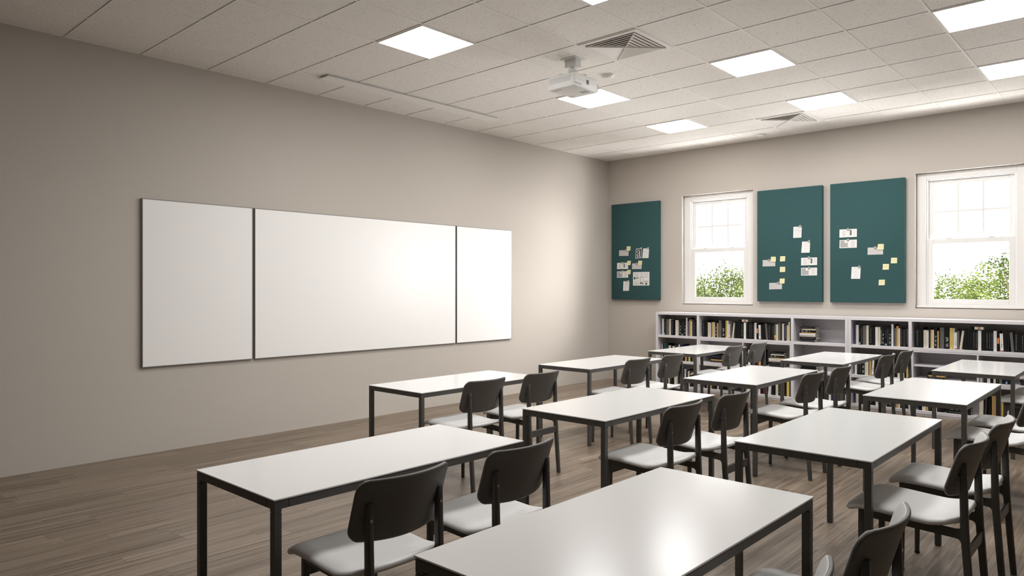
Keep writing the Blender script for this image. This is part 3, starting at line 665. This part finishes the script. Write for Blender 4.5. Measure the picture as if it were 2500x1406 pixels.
# ------------------------------------------------------------------ tables
CX = (2.114, 3.714, 5.119); TY0, TDY = -8.346, 2.043; TW, TL_, TZ = .633, 1.345, .721
def make_table(loc, lab):
    r = empty('classroom_table', loc, lab, 'table', 'white-topped classroom tables')
    MB().box(0, TW, 0, TL_, TZ-.0065, TZ, 0, .0012).obj('tabletop', TOP, r)
    e = .003; lw = .030; z1 = TZ-.0095; z0 = z1-.029
    for x0, x1, y0, y1 in ((e+.058, TW-e-.058, e, e+lw), (e+.058, TW-e-.058, TL_-e-lw, TL_-e)): MB().box(x0, x1, y0, y1, z0, z1, 0, .0012).obj('apron_rail', FRAME, r)
    for x0, x1, y0, y1 in ((e, e+lw, e+.058, TL_-e-.058), (TW-e-lw, TW-e, e+.058, TL_-e-.058)): MB().box(x0, x1, y0, y1, z0, z1, 0, .0012).obj('apron_rail', FRAME, r)
    for ix in (0, 1):
        for iy in (0, 1):
            sx = 1 if ix == 0 else -1; sy = 1 if iy == 0 else -1
            cx = e if ix == 0 else TW-e; cy = e if iy == 0 else TL_-e
            bx = lambda b, xa, xb, ya, yb, za, zb: b.box(min(cx+sx*xa, cx+sx*xb), max(cx+sx*xa, cx+sx*xb), min(cy+sy*ya, cy+sy*yb), max(cy+sy*ya, cy+sy*yb), za, zb, 0, .0012)
            k = MB(); bx(k, 0, lw, 0, lw, z0-.011, z1); bx(k, lw-.002, .0572, 0, lw, z0, z1); bx(k, 0, lw, lw-.002, .0572, z0, z1)
            bx(k, .003, lw-.003, .003, lw-.003, z1-.001, TZ-.0066)
            c = k.obj('corner_joint', FRAME, r)
            l = MB(); bx(l, .0, lw, .0, lw, .004, z0-.0125); bx(l, .002, lw-.002, .002, lw-.002, z0-.0128, z0-.0108); bx(l, .002, lw-.002, .002, lw-.002, 0, .0045)
            l.obj('leg', FRAME, r)
    return r
tab = None
COLN = ('column nearest the whiteboard', 'middle column', 'right column')
ROWN = ('farthest from the bookcases', 'third from the bookcases', 'second from the bookcases', 'nearest the bookcases')
RN2 = ('fourth table', 'third table', 'second table', 'first table')
CELLS = [(c, r) for c in range(3) for r in range(4) if not (c == 0 and r == 0)]
for c, r in CELLS:
    lab = 'white-topped table, %s, in the %s' % (ROWN[r], COLN[c])
    loc = (CX[c], TY0+TDY*r, 0)
    if tab is None: tab = make_table(loc, lab)
    else: copy_tree(tab, loc, lab)

# ------------------------------------------------------------------ chairs
def shell(mid, border, us, vs, hmax, rad, side=None, off=0.0):
    # closed rounded-edge sheet about a mid surface mid(u,v) -> Vector
    nu, nv = len(us), len(vs)
    P = [[mid(u, v) for v in vs] for u in us]
    b2 = bmesh.new(); A = [[None]*nv for _ in us]; B = [[None]*nv for _ in us]
    for i in range(nu):
        for j in range(nv):
            du = P[min(i+1, nu-1)][j]-P[max(i-1, 0)][j]; dv = P[i][min(j+1, nv-1)]-P[i][max(j-1, 0)]
            n = du.cross(dv); n.normalize()
            if i in (0, nu-1) or j in (0, nv-1): A[i][j] = B[i][j] = b2.verts.new(P[i][j]+n*off); continue
            d = min(border(us[i], vs[j]), rad); h = hmax*math.sqrt(max(0, 1-((rad-d)/rad)**2))
            A[i][j] = b2.verts.new(P[i][j]+n*(off+h)); B[i][j] = b2.verts.new(P[i][j]+n*(off-h))
    for i in range(nu-1):
        for j in range(nv-1):
            for X, fl in ((A, False), (B, True)):
                q = [X[i][j], X[i+1][j], X[i+1][j+1], X[i][j+1]]; q2 = []
                for t in q:
                    if t not in q2: q2.append(t)
                if len(q2) >= 3:
                    try: b2.faces.new(q2[::-1] if fl else q2)
                    except ValueError: pass
    bmesh.ops.recalc_face_normals(b2, faces=b2.faces)
    m_ = MB(); m_._merge(b2, 0); return m_
def dense(a, b, n, e):
    k = [0, .08*e, .25*e, .55*e, e]; L = b-a
    mid = [e+(L-2*e)*i/n for i in range(1, n)]
    return [a+t for t in k+mid+[L-t for t in k[::-1]]]
def interp(tb, t):
    for (a, x), (b, y) in zip(tb, tb[1:]):
        if t <= b:
            f = (t-a)/(b-a); return x+(y-x)*f
    return tb[-1][1]
def smooth_interp(tb, t, r=.02):
    return sum(interp(tb, t+r*k)*w_ for k, w_ in ((-1.5, 1), (-.75, 2), (0, 3), (.75, 2), (1.5, 1)))/9
SXF, SXR, SHW = -.455, .002, .216
SZ = [(-.60, .36), (-.455, .466), (-.43, .4835), (-.40, .4905), (-.30, .4875), (-.20, .480), (-.12, .4755), (-.07, .477), (-.03, .486), (.03, .506)]
def seat_hw(x):
    rr, rf = .085, .03
    w_ = SHW-.010*max(0, (x+.12)/.12)
    if x > SXR-rr: w_ -= rr*(1-math.sqrt(max(0, 1-((x-SXR+rr)/rr)**2)))*.92
    if x < SXF+rf: w_ -= rf*(1-math.sqrt(max(0, 1-((SXF+rf-x)/rf)**2)))*.9
    return w_
def seat_mid(x, v):
    hw = seat_hw(x); y = v/SHW*hw
    z = smooth_interp(SZ, x)
    dish = -.009*(1-(y/.20)**2)*max(0, min(1, (x+.42)/.12))
    side = -.016*max(0, (abs(y)-.165)/.05)**2*max(0, min(1, (-.02-x)/.10))
    return Vector((x, y, z+dish+side))
def back_mid_f(s, v, inset=0):
    # s = height above bottom (0..BH), v = lateral
    z = .578+s; rr = .042; hw = .209
    for e, q in ((s, 0), (BH-s, 1)):
        r_ = rr if q else .05
        if e < r_: hw -= r_*(1-math.sqrt(max(0, 1-((r_-e)/r_)**2)))*.93
    y = v/.209*hw
    xe = -.062+(z-.60)*.30+.10*max(0, z-.76)            # edge line, reclined, top rolled a little further back
    bow = .056*(1-(y/.209)**2)
    return Vector((xe+bow, y, z+.012*(y/.209)**2*(1-s/BH)))
BH = .240
def rr_sec(cx, cy, z, dx, dy, n=3, r=.27):
    out = []
    for qx, qy in ((1, 1), (-1, 1), (-1, -1), (1, -1)):
        a0 = {(1, 1): 0, (-1, 1): 90, (-1, -1): 180, (1, -1): 270}[(qx, qy)]
        rad = min(dx, dy)*r
        for k in range(n+1):
            a = math.radians(a0+90*k/n); out.append((cx+qx*(dx/2-rad)+rad*math.cos(a), cy+qy*(dy/2-rad)+rad*math.sin(a), z))
    return out
CHW = .161
def make_chair(loc, lab):
    r = empty('classroom_chair', loc, lab, 'chair', 'grey-seated charcoal chairs')
    us = dense(SXF, SXR, 26, .014); vs = dense(-SHW, SHW, 18, .014)
    shell(seat_mid, lambda u, v: min(u-SXF, SXR-u, SHW-abs(v)), us, vs, .0128, .014).obj('seat', SEAT, r, True)
    us = dense(0, BH, 18, .010); vs = dense(-.209, .209, 22, .010); rad = .0075
    bd = lambda u, v: min(u, BH-u, .209-abs(v))
    bo = shell(back_mid_f, bd, us, vs, .0072, rad)
    bo.obj('backrest', SHELL, r, True)
    us = dense(.0035, BH-.0035, 18, .006); vs = dense(-.2055, .2055, 22, .006)
    # pale front face, a thin layer on the sitter's side
    t0 = back_mid_f(.12, 0); sgn = 1 if (back_mid_f(.13, 0)-t0).cross(back_mid_f(.12, .01)-t0).x < 0 else -1
    shell(back_mid_f, lambda u, v: min(u-.0035, BH-.0035-u, .2055-abs(v)), us, vs, .0022, .006, None, sgn*.0066).obj('back_lining', SEAT, r, True)
    for s in (-1, 1):
        y = s*CHW
        pth = [(0, .041, .026, .024), (.006, .0405, .028, .026), (.15, .029, .030, .026), (.30, .018, .031, .027), (.40, .011, .032, .027), (.47, .0075, .032, .027), (.60, .005, .030, .026), (.70, .0045, .027, .025), (.729, .004, .026, .025), (.731, .004, .0235, .0225)]
        MB().loft([rr_sec(x, y, z, dx, dy) for z, x, dx, dy in pth]).obj('leg', FRAME, r, True)
        pth = [(.008, -.404, .020, .020), (.012, -.404, .022, .022), (.20, -.402, .026, .024), (.40, -.400, .029, .025), (.463, -.399, .030, .025)]
        lg = MB().loft([rr_sec(x, y, z, dx, dy) for z, x, dx, dy in pth]).obj('leg', FRAME, r, True)
        MB().cyl((-.404, y), 2, .0135, 0, .009, 14).obj('glide', BLACK, lg)
        pol = [(-.400, .4625), (-.025, .4465), (-.014, .448), (-.008, .453), (-.0045, .462), (.004, .462), (.006, .39), (-.0035, .39), (-.006, .399), (-.012, .406), (-.025, .4095), (-.386, .4255), (-.386, .42), (-.400, .42)]
        MB().prism(pol, 1, y-.0105, y+.0105, 0, .0015).obj('side_rail', FRAME, r)
        for x in (-.33, -.14): MB().box(x-.012, x+.012, y-.008, y+.008, .4505 if x > -.2 else .4595, .4655 if x > -.2 else .4745).obj('seat_spacer', BLACK, r)
        bl = MB().cyl((y, .672), 0, .0055, .0165, .0195, 14)
        bl.obj('bolt', STEEL, r, True)
        # short block fixing the shell to the post
        MB().cyl((y, .672), 0, .009, -.022, -.004, 12).obj('back_spacer', FRAME, r)
    MB().box(.012, .024, -CHW+.008, CHW-.008, .322, .372, 0, .002).obj('rear_stretcher', FRAME, r)
    MB().box(-.408, -.394, -CHW+.008, CHW-.008, .372, .411, 0, .002).obj('front_stretcher', FRAME, r)
    return r
ch = None
for c, r in CELLS:
    for k in (0, 1):
        x = CX[c]+(.938, .958)[k]; y = TY0+TDY*r+(.346, .960)[k]
        lab = 'chair at the %s end of the %s from bookcases, %s' % (('near', 'far')[k], RN2[r], COLN[c])
        if ch is None: ch = make_chair((x, y, 0), lab)
        else: copy_tree(ch, (x, y, 0), lab)

# ------------------------------------------------------------------ outdoors: ground and trees beyond the windows
GZ = -3.0
gm = noise_mat('pale_gravel', (.45, .44, .40), .95, 8, .1, .2)
tag(struct(MB().box(-6, 9, 3.6, 9, GZ-.2, GZ).obj('ground', gm)), 'pale ground outside')
m = bpy.data.materials.new('leaf'); m.use_nodes = True; ns, ln, b = nodes(m)
b.inputs['Roughness'].default_value = .5; b.inputs['Specular IOR Level'].default_value = .05
tc = N(m, 'ShaderNodeTexCoord'); nz = N(m, 'ShaderNodeTexNoise'); nz.inputs['Scale'].default_value = 2.5; ln.new(tc.outputs['Object'], nz.inputs['Vector'])
rp = N(m, 'ShaderNodeValToRGB'); rp.color_ramp.elements[0].position = .35; rp.color_ramp.elements[1].position = .65
rp.color_ramp.elements[0].color = (.028, .044, .010, 1); rp.color_ramp.elements[1].color = (.085, .108, .020, 1)
ln.new(nz.outputs['Fac'], rp.inputs[0]); ln.new(rp.outputs[0], b.inputs['Base Color'])
tl = N(m, 'ShaderNodeBsdfTranslucent'); ln.new(rp.outputs[0], tl.inputs[0]); mxs = N(m, 'ShaderNodeMixShader'); mxs.inputs[0].default_value = .4
ou = [n for n in ns if n.type == 'OUTPUT_MATERIAL'][0]; ln.new(b.outputs[0], mxs.inputs[1]); ln.new(tl.outputs[0], mxs.inputs[2]); ln.new(mxs.outputs[0], ou.inputs[0])
LEAF = m
BARK = noise_mat('bark', (.05, .042, .034), .9, 30, .3, .5, .01)
def tree(x, y, cr, czc, rz, nl, seed, lab, sparse_top):
    r = empty('tree', (x, y, GZ), lab, 'tree', 'trees outside the windows'); R = random.Random(seed)
    tk = MB()
    def limb(p0, p1, r0, r1, n=7):
        d = (p1-p0).normalized(); a = d.orthogonal().normalized(); c = d.cross(a)
        tk.loft([[p+a*(rr*math.cos(2*math.pi*k/n))+c*(rr*math.sin(2*math.pi*k/n)) for k in range(n)] for p, rr in ((p0, r0), (p0.lerp(p1, .5)+a*r0*.3, (r0+r1)/2), (p1, r1))])
    fork = Vector((0, 0, czc-GZ-rz*.55)); limb(Vector((0, 0, 0)), fork, .16, .10, 10)
    cl = []
    for k in range(11):
        a = R.uniform(0, 6.28); e = R.uniform(.1, 1.15); L = R.uniform(.75, 1.0)
        tip = Vector((math.cos(a)*math.cos(e)*cr*L, math.sin(a)*math.cos(e)*cr*L, czc-GZ+math.sin(e)*rz*L*.9)); limb(fork-Vector((0, 0, .15)), tip, .05, .008)
        for q in range(5): cl.append((fork.lerp(tip, R.uniform(.55, 1.05))+Vector((R.gauss(0, .16), R.gauss(0, .16), R.gauss(0, .12))), R.uniform(.14, .26)))
    for k in range(130):
        while True:
            p = Vector((R.uniform(-1, 1), R.uniform(-1, 1), R.uniform(-1, 1)))
            if p.length < 1: break
        if p.z > .25 and R.random() < sparse_top: continue
        cl.append((Vector((p.x*cr, p.y*cr, czc-GZ+p.z*rz)), R.uniform(.14, .30)))
    tk.obj('trunk', BARK, r, True)
    f = MB(); bm_ = f.bm
    for k in range(nl):
        c, s = R.choice(cl); p = c+Vector((R.gauss(0, s), R.gauss(0, s), R.gauss(0, s*.7)))
        if (p.x/cr)**2+(p.y/cr)**2+((p.z-czc+GZ)/rz)**2 > 1: continue
        d = Vector((R.uniform(-1, 1), R.uniform(-1, 1), R.uniform(-.8, .5))).normalized(); u = d.orthogonal().normalized(); u.rotate(Matrix.Rotation(R.uniform(0, 6.28), 3, d)); n_ = d.cross(u)
        L = R.uniform(.034, .064); w_ = L*.34
        v = [bm_.verts.new(q) for q in (p, p+d*L*.5+u*w_+n_*w_*.4, p+d*L, p+d*L*.5-u*w_+n_*w_*.4)]
        bm_.faces.new((v[0], v[1], v[2])); bm_.faces.new((v[0], v[2], v[3]))
    f.obj('foliage', LEAF, r)
tree(-2.7, 7.3, 1.25, .45, 1.5, 18000, 3, 'leafy tree at far left outside the left window', .5)
tree(-.75, 5.6, 1.15, .55, 1.65, 34000, 8, 'leafy tree just outside the left window', .55)
tree(3.5, 6.95, 1.22, .38, 1.50, 32000, 12, 'leafy tree at left outside the right window', .5)
tree(5.0, 5.0, 1.12, .65, 1.65, 34000, 21, 'taller leafy tree at right outside the right window', .45)
